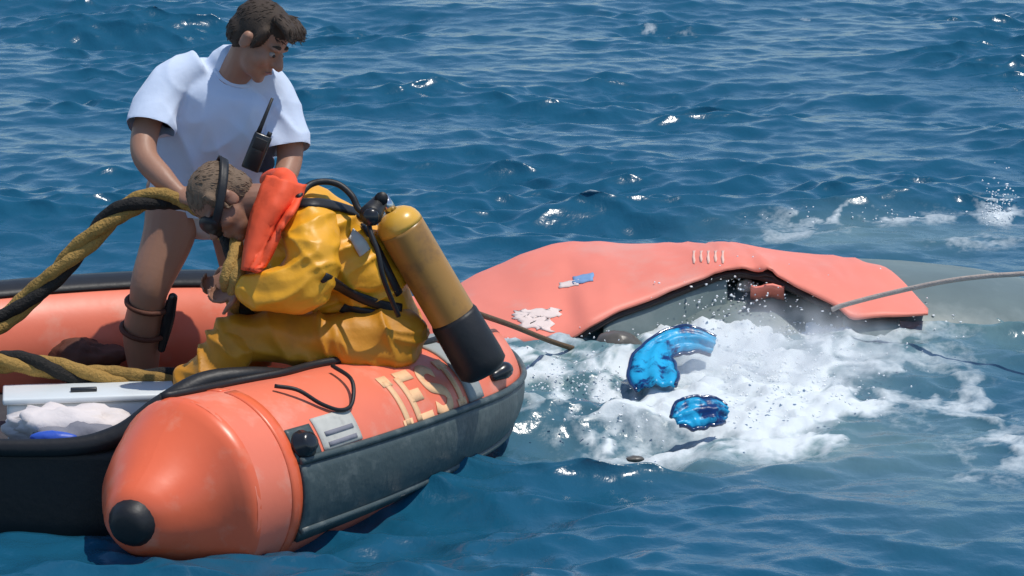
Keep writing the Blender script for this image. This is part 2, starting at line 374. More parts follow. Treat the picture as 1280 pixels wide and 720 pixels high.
rr = n.new('ShaderNodeMapRange'); rr.inputs[3].default_value = .2; rr.inputs[4].default_value = .7; l.new(gate.outputs[0], rr.inputs[0]); l.new(rr.outputs[0], b.inputs['Roughness'])
b.inputs['IOR'].default_value = 1.333
bn = n.new('ShaderNodeTexNoise'); bn.inputs['Scale'].default_value = 22; bn.inputs['Detail'].default_value = 3; l.new(mp.outputs[0], bn.inputs['Vector'])
bp = n.new('ShaderNodeBump'); bp.inputs['Strength'].default_value = .25; bp.inputs['Distance'].default_value = .02; l.new(bn.outputs['Fac'], bp.inputs['Height']); l.new(bp.outputs[0], b.inputs['Normal'])
water = link('sea', wm, None, w); water['kind'] = 'structure'; water['label'] = 'choppy deep blue open sea with white foam round the wreck'

# ------------------------------------------------------------------ boat parts
boat = thing('inflatable_boat', (-1.0, 13.2, 0), 'orange inflatable rescue boat with grey rubbing strake, two men aboard', 'boat')
G = [[tube_pt(i / 240, a) for a in range(0, 361, 5)] for i in range(241)]
Geo().grid(G).obj('buoyancy_tube', M['tube'], boat)
# tail cone at the near stern
c0, r0, T0, S0, U0 = tube_frame(0); d0 = Vector((-.26, -.96, -.06)).normalized()
prof = [(-.02, .353), (0, .353), (.025, .345), (.05, .322), (.09, .292), (.15, .248), (.22, .198), (.28, .158), (.33, .128), (.36, .100), (.372, .075), (.378, .04), (.379, .001)]
G = []
for k, (t, r) in enumerate(prof):
    u = sstep(0, .25, t); ax = (-T0 * (1 - u) + d0 * u).normalized(); s2 = ax.cross(Vector((0, 0, 1))).normalized(); u2 = s2.cross(ax).normalized()
    ctr = c0 + (-T0) * max(t, -.02) * (1 - u * .5) + d0 * (max(t, 0) * u * .5)
    if k == 0: CC = []
    CC.append((ctr, ax))
    G.append([ctr + (u2 * math.cos(R(a)) + s2 * math.sin(R(a))) * (r + .002 * math.sin(R(a * 5))) for a in range(0, 361, 8)])
Geo().grid(G).obj('tail_cone', M['cone'], boat)
ctr, ax = CC[-1]
Geo().sweep([ctr - ax * .06, ctr - ax * .012, ctr + ax * .012, ctr + ax * .034, ctr + ax * .045], [.092, .088, .074, .064, .04], 20).obj('cone_cap', M['black'], boat)
tube_strip(.034, .044, 2, 358, .003, .004, 3, 60).obj('seam_band', M['cone'], boat)
tube_strip(.045, .50, (70, 82), (122, 140), .014, .02, 80, 8).obj('rubbing_strake', M['strake'], boat)
for a0, a1 in ((69, 81), (113, 134)):
    pts = [tube_pt(.045 + .455 * i / 60, a0 + (a1 - a0) * i / 60, .014) for i in range(61)]
    Geo().sweep(pts, .014, 8).obj('strake_ridge', M['strake'], boat)
tube_strip(.02, .33, (-62, -30), (-20, 6), .014, .012, 50, 5).obj('gunwale_pad', M['greypad'], boat)
for a0, a1 in ((-19, 10), (-64, -32)):
    pts = [tube_pt(.33 * i / 50, a0 + (a1 - a0) * i / 50 + 2 * math.sin(i * .5), .012) for i in range(51)]
    Geo().sweep(pts, .016, 8).obj('pad_edging', M['black'], boat)
tube_strip(.262, .285, -60, 72, .010, .012, 5, 24).obj('bow_band', M['greypad'], boat)
tube_strip(.56, .99, -28, 10, .012, .012, 60, 4).obj('gunwale_strip', M['black'], boat)
# grab loop
lp = [tube_pt(.068, 14, .02), tube_pt(.078, 25, .03), tube_pt(.09, 38, .015), tube_pt(.105, 46, .014), tube_pt(.12, 44, .02), tube_pt(.135, 30, .04), tube_pt(.142, 10, .03)]
Geo().sweep([Vector(p) for p in catmull(lp, 40)], .008, 8).obj('grab_loop', M['black'], boat)
# valve, label, lettering
c = tube_pt(.053, 60, .0); nrm = (c - tube_frame(.053)[0]).normalized()
tube_strip(.044, .068, 48, 69, .008, .01, 8, 8).obj('handle_patch', M['strake'], boat)
Geo().sweep([c, c + nrm * .02, c + nrm * .03, c + nrm * .055, c + nrm * .06], [.055, .055, .042, .036, .02], 18).obj('valve', M['gloss'], boat)
tube_strip(.072, .116, 45, 68, .005, .006, 8, 8).obj('label_patch', M['patch'], boat)
for a, b2 in ((66, 63), (59, 56)): tube_strip(.078, .110, a - 3, a, .008, .004, 8, 2).obj('label_line', M['greycloth'], boat)
glyph = {'I': [[(.5, 0), (.5, 1)], [(.25, 1), (.75, 1)], [(.25, 0), (.75, 0)]], 'E': [[(.1, 0), (.1, 1)], [(.1, 1), (.85, 1)], [(.1, .52), (.7, .52)], [(.1, 0), (.85, 0)]],
         'S': [[(.85, .85), (.6, 1), (.3, .97), (.12, .8), (.2, .6), (.5, .5), (.8, .4), (.88, .2), (.7, .03), (.4, 0), (.1, .15)]]}
tl0, tlw, aT, aB = .166, .0245, 34, 71
for q, chx in enumerate('IESI'):
    g = Geo()
    for st in glyph[chx]:
        P = catmull([(x, y) for x, y in st], 12 * (len(st) - 1) + 1) if len(st) > 2 else np.array([np.array(st[0]) * (1 - u) + np.array(st[1]) * u for u in np.linspace(0, 1, 12)])
        GG = []
        for i in range(len(P)):
            t = P[min(i + 1, len(P) - 1)] - P[max(i - 1, 0)]; t = t / (np.linalg.norm(t) + 1e-9); nn = np.array([-t[1], t[0]])
            GG.append([tube_pt(tl0 + tlw * (q + 1.0 * (P[i] + nn * s2)[0]), aB + (aT - aB) * (P[i] + nn * s2)[1], .0016) for s2 in (-.13, 0, .13)])
        g.grid(GG, .0016)
    g.obj('letter', M['letter'], boat)
# bow fitting
c = tube_pt(.325, 60, .0); nrm = (c - tube_frame(.325)[0]).normalized(); tt = tube_frame(.325)[2]
Geo().limb([c - tt * .06 + nrm * .01, c + nrm * .035, c + tt * .06 + nrm * .01], [.022, .034, .022], 12).obj('bow_fitting', M['gloss'], boat)
# transom: thick black board between the sterns, and the black lip that runs up onto the near tube
TRP = [(-1.06, 12.40), (-1.3, 12.40), (-1.7, 12.40), (-2.3, 12.50), (-2.9, 12.75)]
TQ = catmull(TRP, 30); G = []
for x, y in TQ: G.append([(x, y, z) for z in (-.18, 0, .12, .24, .285)])
Geo().grid(G, .06).obj('transom', M['black'], boat)
lip = [(-2.9, 12.75, .285), (-2.3, 12.49, .285), (-1.7, 12.39, .29), (-1.45, 12.40, .33), (-1.28, 12.46, .43), (-1.14, 12.54, .495), (-.98, 12.62, .505), (-.84, 12.74, .48)]
Geo().limb(lip, [.035, .035, .035, .04, .045, .042, .032, .02], 12, m=60).obj('transom_lip', M['black'], boat)
fl = [TC[i] for i in range(8, 236, 6)]; ring = [Vector((q[0], q[1], .09)) for q in fl] + [Vector((-2.85, 12.75, .09)), Vector((-1.0, 12.5, .09))]
me = bmesh.new(); vs = [me.verts.new(v) for v in ring]; me.faces.new(vs)
ext = bmesh.ops.extrude_face_region(me, geom=me.faces[:]); [setattr(v, 'co', v.co - Vector((0, 0, .15))) for v in ext['geom'] if isinstance(v, bmesh.types.BMVert)]
bmesh.ops.recalc_face_normals(me, faces=me.faces); fm_ = bpy.data.meshes.new('floor'); me.to_mesh(fm_); me.free(); link('floor_board', fm_, boat, M['deck'], False)

# ------------------------------------------------------------------ kit inside the boat
def thing_mesh(geo, name, m, label, cat, group=None, smooth=True):
    o = geo.obj(name, m, None, smooth); tag(o, label, cat, group); return o
crate = thing('storage_box', at(120, 548, 12.95), 'white plastic box lying in the stern under the yellow hose', 'box')
rz = Matrix.Rotation(R(8), 3, 'Z') @ Matrix.Rotation(R(-6), 3, 'X')
cb = at(112, 522, 12.98)
Geo().box(cb, (.62, .34, .17), rz, .015).obj('box_body', M['white'], crate)
Geo().box(cb + rz @ Vector((0, 0, .098)), (.65, .37, .025), rz, .008).obj('lid', M['white'], crate)
Geo().box(cb + rz @ Vector((-.02, -.06, .118)), (.10, .035, .016), rz, .005).obj('latch', M['gloss'], crate)
def crumple(center, r, seed, amp, rot=None):
    g = Geo().ball(center, r, rot, 28, 18); V = np.array(g.V); c = np.array(center); d = V - c
    nn = fbm(V[:, 0] * 9, V[:, 1] * 9, V[:, 2] * 9, s=seed, o=4) - .5; rdg = np.abs(fbm(V[:, 0] * 14, V[:, 1] * 14, V[:, 2] * 14, s=seed + 9, o=3) - .5)
    V = c + d * (1 + amp * 1.6 * nn - amp * 1.8 * rdg)[:, None]; g.V = [tuple(v) for v in V]; return g
thing_mesh(crumple(at(75, 532, 12.72), (.26, .12, .09), 3, .5), 'cloth_sack', M['cloth'], 'crumpled off-white cloth sack in front of the white box', 'sack')
thing_mesh(crumple(at(95, 548, 12.60), (.16, .08, .06), 5, .5), 'kit_bag', M['greycloth'], 'small grey cloth bag against the black transom', 'bag')
thing_mesh(crumple(at(66, 549, 12.53), (.09, .035, .032), 8, .4), 'pouch', M['blue'], 'bright blue pouch lying on the grey bag by the transom', 'pouch')
thing_mesh(crumple(at(112, 446, 13.95), (.17, .12, .075), 12, .5), 'holdall', M['bag'], 'dark brown holdall on the floor against the far tube', 'bag')

# ------------------------------------------------------------------ twisted yellow and black hose
hp = [at(330, 398, 13.10), at(300, 380, 12.96), at(290, 352, 12.84), at(296, 322, 12.92), at(286, 294, 13.10), at(262, 264, 13.34), at(230, 250, 13.42), at(195, 248, 13.42), at(150, 264, 13.42), at(100, 312, 13.42), at(50, 362, 13.42), at(0, 402, 13.40), at(-45, 430, 13.3), at(-50, 455, 13.2), at(-10, 452, 13.15), at(40, 455, 13.15), at(100, 468, 13.18), at(160, 473, 13.2), at(225, 474, 13.22), at(275, 478, 13.3)]
HC = catmull([list(p) for p in hp], 260)
hose = thing('twisted_rope', hp[0], 'thick yellow and black twisted rope drooping from the standing man\'s hand', 'rope')
acc = np.concatenate([[0], np.cumsum(np.linalg.norm(np.diff(HC, axis=0), axis=1))])
for k, (mm, rr_) in enumerate(((M['ropey'], .027), (M['ropek'], .026), (M['ropey'], .026))):
    P = []; U = Vector((0, 0, 1))
    for i in range(260):
        T = Vector(HC[min(i + 1, 259)] - HC[max(i - 1, 0)]).normalized(); U = (U - T * U.dot(T)).normalized(); B = T.cross(U)
        a = acc[i] / .62 * 2 * math.pi + k * 2.094 + .5 * math.sin(acc[i] * 5); P.append(Vector(HC[i]) + (U * math.cos(a) + B * math.sin(a)) * .021)
    Geo().sweep(P, [rr_ * (1 + .06 * math.sin(i * 1.1 + k)) for i in range(260)], 10).obj('strand', mm, hose)

# ------------------------------------------------------------------ people
def frame(fwd, up):
    f = Vector(fwd).normalized(); u = Vector(up); u = (u - f * u.dot(f)).normalized(); s = u.cross(f)
    return Matrix((f, s, u)).transposed()
def head_shapes(g, c, Rm, k=1.0):
    L = lambda x, y, z: c + Rm @ Vector((x, y, z)) * k
    S = lambda p, r: g.ball(L(*p), tuple(q * k for q in r), Rm, 18, 12)
    S((-.012, 0, .035), (.100, .078, .088)); S((.028, 0, -.03), (.070, .062, .088)); S((.040, 0, -.082), (.052, .050, .038)); S((.076, 0, -.104), (.022, .026, .020))
    g.limb([L(.088, 0, .012), L(.104, 0, -.008), L(.116, 0, -.028)], [.010 * k, .013 * k, .017 * k], 10)
    S((.100, .013, -.034), (.011, .009, .009)); S((.100, -.013, -.034), (.011, .009, .009))
    for sg in (1, -1):
        S((.075, sg * .030, .022), (.020, .030, .010)); S((.058, sg * .040, -.032), (.032, .026, .030)); S((-.008, sg * .080, -.010), (.024, .010, .034)); S((-.012, sg * .088, .006), (.016, .008, .016))
    S((.090, 0, -.060), (.014, .026, .0075)); S((.087, 0, -.074), (.015, .023, .0085))
    return L
def hand(g, wrist, palm_dir, out_dir, curl, k=1.0, thumb=1):
    """palm, five separate bent fingers, thumb from the side of the palm"""
    d = Vector(palm_dir).normalized(); o = Vector(out_dir); o = (o - d * o.dot(d)).normalized(); s = d.cross(o)
    g.limb([wrist, wrist + d * .045 * k, wrist + d * .085 * k], [.028 * k, .038 * k, .036 * k], 14, flat=(o, .5))
    for i, (off, ln) in enumerate(((-.030, .070), (-.010, .080), (.010, .076), (.029, .060))):
        p = wrist + d * .082 * k + s * off * k; ps = [p]; dirv = d.copy(); a = curl * (.9 + .1 * i)
        for seg, q in ((.45, .6), (.32, 1.0), (.23, .9)):
            dirv = (Matrix.Rotation(a * q, 3, s) @ dirv); p = p + dirv * ln * seg * k; ps.append(p)
        g.limb(ps, [.0095 * k, .009 * k, .008 * k, .007 * k], 8, m=12)
    b = wrist + d * .03 * k + s * (-.032 * thumb) * k; t1 = (d * .7 + s * (-.7 * thumb) - o * .25).normalized(); t2 = (d * .9 - o * .5).normalized()
    g.limb([b, b + t1 * .035 * k, b + t1 * .035 * k + t2 * .032 * k, b + t1 * .035 * k + t2 * .055 * k], [.013 * k, .012 * k, .0105 * k, .008 * k], 8, m=14)

# --- the standing man
man = thing('person', at(225, 498, 13.85), 'standing man in a white t-shirt looking down, holding the twisted rope', 'person')
MH = frame((.72, -.40, -.60), (.52, -.08, .84)); mhc = at(325, 49, 13.72); hk = 1.16
g = Geo(); L = head_shapes(g, mhc, MH, hk)
g.limb([L(-.02, 0, -.05), at(300, 82, 13.78), at(285, 106, 13.86)], [.060, .068, .085], 16)
mz = lambda px, Yd: msize(px, Yd)
Aw = (at(205, 104, 13.78), at(186, 150, 13.70), at(180, 192, 13.58), at(203, 222, 13.48), at(222, 240, 13.43))
g.limb(Aw, [.052, .056, .052, .047, .033], 16)
hand(g, Aw[-1], (at(248, 250, 13.36) - Aw[-1]), (at(240, 230, 13.30) - at(240, 262, 13.44)), .95, 1.1, 1)
Bw = (at(350, 112, 13.86), at(360, 160, 13.82), at(362, 200, 13.76), at(350, 235, 13.64), at(338, 262, 13.55))
g.limb(Bw, [.052, .056, .052, .045, .033], 16)
hand(g, Bw[-1], (at(318, 285, 13.48) - Bw[-1]), Vector((-.2, -1, .2)), .5, 1.1, -1)
g.limb([at(218, 235, 13.9), at(212, 290, 13.84), at(190, 350, 13.76), at(184, 378, 13.76), at(178, 420, 13.82), at(180, 470, 13.88), at(180, 492, 13.88)], [.115, .107, .084, .074, .080, .056, .046], 18)
g.limb([at(180, 495, 13.88), at(165, 500, 13.78), at(150, 504, 13.68)], [.048, .044, .032], 14, flat=(Vector((0, 0, 1)), .75))
g.limb([at(288, 235, 13.95), at(296, 290, 13.92), at(304, 350, 13.86), at(306, 378, 13.88), at(308, 420, 13.94), at(308, 490, 13.98)], [.115, .105, .082, .072, .078, .046], 18)
g.limb([at(308, 493, 13.98), at(318, 500, 13.88), at(326, 504, 13.78)], [.048, .044, .032], 14, flat=(Vector((0, 0, 1)), .75))
g.limb([at(255, 235, 13.93), at(262, 160, 13.90), at(280, 110, 13.86)], [.14, .15, .12], 18)
bodym = g.fused(.007, 4); link('body', bodym, man, M['skin'])
# t-shirt
g = Geo(); YA = Vector((0, 1, 0))
g.limb([at(262, 248, 13.93), at(262, 215, 13.91), at(266, 175, 13.88), at(277, 135, 13.85), at(284, 105, 13.84), at(290, 88, 13.83)], [.268, .252, .245, .238, .205, .11], 28, flat=(YA, .62), m=34)
def sleeve(P, r):
    Q = catmull([list(p) + [q] for p, q in zip(P, r)], 26); g.sweep([Vector(q[:3]) for q in Q], [q[3] for q in Q], 22)
sleeve([at(252, 84, 13.83), at(214, 102, 13.78), at(196, 134, 13.72), at(188, 163, 13.66)], [.075, .084, .088, .098])
sleeve([at(310, 92, 13.84), at(340, 112, 13.86), at(354, 150, 13.83), at(361, 188, 13.78)], [.08, .086, .088, .095])
def shirt_folds(c, nn):
    wx = c[:, 0] + .05 * (fbm(c[:, 0] * 5, c[:, 2] * 5, s=70) - .5); low = sstep(1.50, .95, c[:, 2])
    f1 = ridge(wx * 7 + c[:, 2] * 4, c[:, 2] * 1.6 - wx * 1.6, c[:, 1] * 1.5, 71, .3)      # pull lines run from the shoulders to the hip
    f2 = ridge(wx * 6 - c[:, 2] * 5, c[:, 2] * 1.5 + wx * 1.2, c[:, 1] * 1.5, 77, .3)
    return .030 * (f1 - .55) * (.35 + .65 * low) + .024 * (f2 - .55) * (.3 + .7 * low) + .014 * (fbm(c[:, 0] * 4, c[:, 1] * 4, c[:, 2] * 4, s=79, o=2) - .5)
sh = g.fused(.0085, 5, shirt_folds)
bm = bmesh.new(); bm.from_mesh(sh)
for ctr_, ax_, rad_ in ((at(187, 160, 13.66), at(188, 163, 13.66) - at(195, 137, 13.715), .16), (at(361, 186, 13.78), at(361, 188, 13.78) - at(356, 160, 13.82), .16), (at(262, 262, 13.94), Vector((0, 0, -1)), .4)):
    ax_ = ax_.normalized(); near = [v for v in bm.verts if (v.co - ctr_).length < rad_]; ns = set(near)                       # open hems, cut clean
    geo_ = near + [e for e in bm.edges if e.verts[0] in ns and e.verts[1] in ns] + [f for f in bm.faces if all(v in ns for v in f.verts)]
    bmesh.ops.bisect_plane(bm, geom=geo_, plane_co=ctr_, plane_no=ax_, clear_outer=True, dist=1e-5)
bm.to_mesh(sh); bm.free()
link('shirt', sh, man, M['shirt'])
g = Geo().limb([at(300, 76, 13.80), at(296, 88, 13.82)], [.082, .090], 20)
cen = at(297, 87, 13.82); axn = (at(303, 70, 13.77) - at(292, 102, 13.86)).normalized(); s1 = axn.cross(Vector((0, 1, 0))).normalized(); s2 = axn.cross(s1)
Geo().sweep([cen + (s1 * math.cos(t) * .095 + s2 * math.sin(t) * .085) for t in np.linspace(0, 6.2832, 33)], .0105, 8, False).obj('shirt_neckband', M['shirt'], man)
g = Geo(); g.limb([at(256, 240, 13.93), at(256, 225, 13.93)], [.20, .19], 24, flat=(YA, .75))
g.limb([at(222, 235, 13.9), at(219, 250, 13.88)], [.126, .122], 18); g.limb([at(288, 240, 13.95), at(295, 275, 13.93)], [.130, .128], 18)
link('shorts', g.fused(.012, 6, lambda c, nn: .02 * (fbm(c[:, 0] * 12, c[:, 1] * 12, c[:, 2] * 5, s=88, o=3) - .5)), man, M['shorts'])
# hair: a cap of locks with a fringe that juts over the brow
def hair_cap(c, Rm, k, m, parent, seed, fringe=True, low=-.02):
    g = Geo(); Lx = lambda x, y, z: c + Rm @ Vector((x, y, z)) * k
    g.ball(Lx(-.020, 0, .040), (.105 * k, .084 * k, .092 * k), Rm, 24, 16)
    g.ball(Lx(-.055, 0, -.010), (.068 * k, .076 * k, .075 * k), Rm, 20, 12)
    for sg in (1, -1): g.limb([Lx(.028, sg * .077, .055), Lx(.026, sg * .080, .015), Lx(.022, sg * .077, -.02)], [.016 * k, .014 * k, .006 * k], 8, m=10)
    rnd = random.Random(seed)
    if fringe:
        for i in range(16):
            y = -.06 + .12 * i / 15; g.limb([Lx(.03, y, .112), Lx(.082, y * 1.05, .104 + rnd.uniform(-.004, .006)), Lx(.106 + rnd.uniform(-.008, .008), y * 1.0, .086 + rnd.uniform(-.010, .010))], [.016 * k, .014 * k, .005 * k], 8, m=10)
    me = g.fused(.008, 3)
    N = len(me.vertices); cc = np.empty(N * 3); me.vertices.foreach_get('co', cc); cc = cc.reshape(-1, 3); q = (cc - np.array(c)) @ np.array(Rm) / k
    nn = np.empty(N * 3); me.vertices.foreach_get('normal', nn); nn = nn.reshape(-1, 3)
    cc = cc + nn * (.007 * (fbm(q[:, 0] * 18, q[:, 1] * 60, q[:, 2] * 24, s=seed, o=3) - .5))[:, None]; me.vertices.foreach_set('co', cc.ravel())
    bm = bmesh.new(); bm.from_mesh(me); bm.verts.ensure_lookup_table()
    kill = [v for v, p in zip(bm.verts, q) if (p[0] > .045 and p[2] < .055 and not (abs(p[1]) > .06 and p[0] < .05)) or p[2] < -.085 + .02 * (p[0] < -.05)]
    bmesh.ops.delete(bm, geom=kill, context='VERTS'); bm.to_mesh(me); bm.free()
    g = Geo(); g.V = [tuple(v.co) for v in me.vertices]; g.F = [tuple(p.vertices) for p in me.polygons]
    me.calc_loop_triangles(); vs = [(v.co.copy(), v.normal.copy()) for v in me.vertices]; ctr_ = Vector(c)
    for _ in range(700):
        p, nr_ = rnd.choice(vs); q_ = (Rm.transposed() @ (p - ctr_)) / k
        fl = Vector((1, 0, -.1)) if (q_.x > .0 and q_.z > .05) else Vector((-.35, 0, -1)) if q_.x < .0 else Vector((-.3, 0, -1))
        fl = Rm @ (fl + Vector((rnd.gauss(0, .15), rnd.gauss(0, .18), rnd.gauss(0, .12)))); fl = (fl - nr_ * fl.dot(nr_)).normalized()
        ln2 = rnd.uniform(.014, .026) * k; p0 = p - nr_ * .003
        g.sweep([p0, p0 + fl * ln2 * .5 + nr_ * .0030, p0 + fl * ln2 + nr_ * rnd.uniform(-.002, .003)], [.0026, .0022, .0005], 4, False)
    bpy.data.meshes.remove(me); me = mesh('hair', g.V, g.F)
    return link('hair', me, parent, m)
hair_cap(mhc, MH, hk, M['hair'], man, 3)
for sg in (1, -1):
    Geo().ball(L(.078, sg * .031, -.001), .0120 * hk, None, 12, 8).obj('eye', M['eye'], man)
    Geo().ball(L(.0885, sg * .032, -.001), .0065 * hk, None, 10, 6).obj('iris', M['iris'], man)
    Geo().limb([L(.083, sg * .012, .026), L(.086, sg * .030, .032), L(.074, sg * .050, .027)], [.005 * hk, .007 * hk, .004 * hk], 8, m=10).obj('eyebrow', M['hair'], man)
Geo().limb([L(.098, -.022, -.066), L(.106, 0, -.064), L(.098, .022, -.066)], [.003, .0045, .003], 8, m=10).obj('lips', M['lips'], man)
# strap and sheath on the calf
cs = at(184, 380, 13.76); tl = (at(178, 420, 13.82) - at(190, 350, 13.76)).normalized(); e1 = tl.cross(Vector((0, 1, 0))).normalized(); e2 = tl.cross(e1)
for dz in (0, .12):
    Geo().sweep([cs + tl * dz + (e1 * math.cos(t) + e2 * math.sin(t)) * (.083 + .003 * (dz > 0)) for t in np.linspace(0, 6.2832, 29)], .011, 8, False).obj('leg_strap', M['bag'], man)
Geo().limb([at(216, 372, 13.72), at(210, 400, 13.74), at(202, 436, 13.78)], [.020, .026, .016], 10, flat=(YA, .6)).obj('knife_sheath', M['gloss'], man)

# --- handheld radio at his chest
radio = thing('handheld_radio', at(322, 212, 13.56), 'black handheld radio with long antenna at the standing man\'s chest', 'radio')
rd = at(321, 190, 13.58); rx = frame((0, -1, .1), (at(338, 150, 13.58) - at(312, 215, 13.58)))
Geo().box(rd, (.045, .072, .15), rx, .008).obj('radio_body', M['gloss'], radio)
Geo().box(rd + rx @ Vector((.024, 0, .035)), (.004, .05, .045), rx, .002).obj('speaker_grille', M['black'], radio)
Geo().sweep([rd + rx @ Vector((0, -.022, .07)), rd + rx @ Vector((0, -.022, .10)), rd + rx @ Vector((.003, -.022, .22))], [.011, .009, .006], 10).obj('antenna', M['black'], radio)
Geo().sweep([rd + rx @ Vector((0, .02, .07)), rd + rx @ Vector((0, .02, .092))], .01, 10).obj('knob', M['black'], radio)

# --- the diver
div = thing('person', at(400, 470, 13.05), 'seated diver in a yellow suit and orange collar, bent forward with an air tank', 'person')
DH = frame((-.42, -.42, -.80), (-.86, -.10, .40)); dhc = at(278, 252, 13.0); dk = 1.12
g = Geo(); LD = head_shapes(g, dhc, DH, dk)
g.limb([LD(-.03, 0, -.05), at(330, 252, 13.02), at(352, 264, 13.05)], [.062, .07, .085], 16)
hn = at(304, 360, 12.84); g.limb([at(345, 364, 12.8), hn], [.045, .033], 12); hand(g, hn, Vector((-.9, .25, -.45)), Vector((.1, -.4, .9)), .75, 1.0, 1)
hf = at(296, 342, 13.24); g.limb([at(330, 350, 13.34), hf], [.045, .033], 12); hand(g, hf, Vector((-.9, .1, -.5)), Vector((0, -.7, .8)), .8, 1.1, -1)
link('body', g.fused(.0062, 4), div, M['skin2'])
def suit_folds(c, nn):
    wx = c[:, 0] + .05 * (fbm(c[:, 0] * 5, c[:, 2] * 5, s=90) - .5); wz = c[:, 2] + .06 * (fbm(c[:, 0] * 4, c[:, 2] * 4, c[:, 1] * 3, s=92) - .5)
    f1 = ridge(wx * 2.2 + wz * 1.5, wz * 11 - wx * 4, c[:, 1] * 1.5, 91, .4)      # folds lying across sleeve and back
    f2 = ridge(wx * 7 + wz * 7, wz * 2 - wx * 2, c[:, 1] * 1.5, 97, .25)
    return .030 * (f1 - .62) + .014 * (f2 - .55) + .018 * (fbm(c[:, 0] * 6, c[:, 2] * 6, c[:, 1] * 6, s=95, o=2) - .5) + .004
g = Geo()
g.limb([at(492, 412, 13.15), at(466, 358, 13.13), at(424, 312, 13.10), at(384, 278, 13.08), at(356, 266, 13.06)], [.125, .140, .160, .142, .095], 26, flat=(YA, 1.18), m=34)
g2 = Geo(); g2.limb([at(388, 284, 12.96), at(388, 320, 12.86), at(378, 354, 12.80), at(348, 362, 12.78), at(316, 362, 12.80)], [.100, .108, .100, .086, .056], 20)
g.limb([at(492, 425, 13.14), at(462, 398, 13.12), at(415, 366, 13.12)], [.10, .115, .10], 20)
g.limb([at(380, 275, 13.25), at(372, 320, 13.36), at(355, 350, 13.40), at(325, 348, 13.32)], [.125, .115, .095, .058], 20)
suitm = g.fused(.0085, 4, suit_folds); link('suit_jacket', suitm, div, M['suit'])
slm = g2.fused(.0085, 4, lambda c, nn: 1.15 * suit_folds(c + np.array([.31, .2, .07]), nn)); link('suit_sleeve', slm, div, M['suit'])
def leg_folds(c, nn):
    wx = c[:, 0] + .05 * (fbm(c[:, 0] * 5, c[:, 2] * 5, s=100) - .5)
    f1 = ridge(wx * 9 + c[:, 2] * 5, c[:, 2] * 2.5 - wx * 2.5, c[:, 1] * 1.5, 101, .25)
    f2 = ridge(wx * 2.5, c[:, 2] * 10 + wx * 3, c[:, 1] * 1.5, 108, .25)
    return .026 * (f1 - .55) + .020 * (f2 - .55) + .016 * (fbm(c[:, 0] * 6, c[:, 1] * 6, c[:, 2] * 6, s=105, o=2) - .5) + .004
g = Geo()
g.limb([at(490, 422, 13.05), at(445, 427, 13.0), at(380, 428, 12.96), at(322, 424, 12.91), at(294, 424, 12.88)], [.126, .116, .104, .100, .092], 22, m=40)
g3 = Geo(); g3.limb([at(292, 424, 12.885), at(276, 452, 12.86), at(258, 492, 12.88), at(243, 540, 12.93)], [.088, .102, .126, .115], 22, m=40)
link('trouser_leg', g3.fused(.0085, 4, lambda c, nn: 1.2 * leg_folds(c + np.array([.4, .1, .2]), nn)), div, M['trousers'])
g.limb([at(490, 420, 13.3), at(400, 420, 13.28), at(320, 418, 13.26), at(300, 455, 13.28), at(285, 525, 13.3)], [.135, .125, .115, .11, .09], 20, m=40)
g.limb([at(482, 425, 13.12), at(482, 425, 13.26)], [.155, .155], 20)
trm = g.fused(.0085, 4, leg_folds); link('suit_trousers', trm, div, M['trousers'])
for p in (at(236, 545, 12.93), at(282, 535, 13.28)):
    Geo().limb([p + Vector((.06, 0, -.01)), p + Vector((-.05, -.02, -.02)), p + Vector((-.16, -.03, -.045))], [.06, .055, .035], 14).obj('boot', M['black'], div)
# orange collar: a broad flap folded over the chest and a roll behind the neck
sb = BVHTree.FromPolygons([v.co.copy() for m_ in (suitm, slm) for v in m_.vertices], [tuple(p.vertices) for p in suitm.polygons] + [tuple(i + len(suitm.vertices) for i in p.vertices) for p in slm.polygons])
Lf = catmull([(334, 220), (326, 240), (317, 270), (310, 305), (306, 338)], 26); Rt = catmull([(380, 232), (374, 258), (356, 284), (340, 312), (322, 342)], 26); D = np.zeros((26, 11)); GP = [[None] * 11 for _ in range(26)]
for i in range(26):
    for k in range(11):
        q = k / 10; px = Lf[i][0] * (1 - q) + Rt[i][0] * q; py = Lf[i][1] * (1 - q) + Rt[i][1] * q
        h = hit(sb, px, py); base = 12.98 - .17 * i / 25 - .05 * math.sin(q * 3.1); D[i, k] = min(base, h[0].y - .025) if h else base; GP[i][k] = (px, py)
for _ in range(6):
    Dp = np.pad(D, 1, mode='edge'); D = np.minimum(D, (Dp[:-2, 1:-1] + Dp[2:, 1:-1] + Dp[1:-1, :-2] + Dp[1:-1, 2:] + 2 * D) / 6 + .004)
for i in range(26):
    for k in range(11): D[i, k] += .035 * (float(fbm(i * .22, k * .5, None, 111, 3)) - .5) - .018 * (k in (9, 10)) + .012 * math.sin(k * .9 + i * .15)
Geo().grid([[at(GP[i][k][0], GP[i][k][1], D[i, k]) for k in range(11)] for i in range(26)], .016).obj('collar_flap', M['collar'], div)
g = Geo(); g.limb([at(336, 226, 13.22), at(352, 224, 13.10), at(360, 236, 12.98), at(350, 256, 12.94)], [.035, .045, .045, .03], 14, m=24)
g.limb([at(352, 226, 13.05), at(346, 240, 13.25), at(335, 290, 13.35)], [.05, .05, .04], 14)
link('collar', g.fused(.009, 4, lambda c, nn: .02 * (fbm(c[:, 0] * 14, c[:, 1] * 10, c[:, 2] * 9, s=111, o=3) - .5)), div, M['collar'])
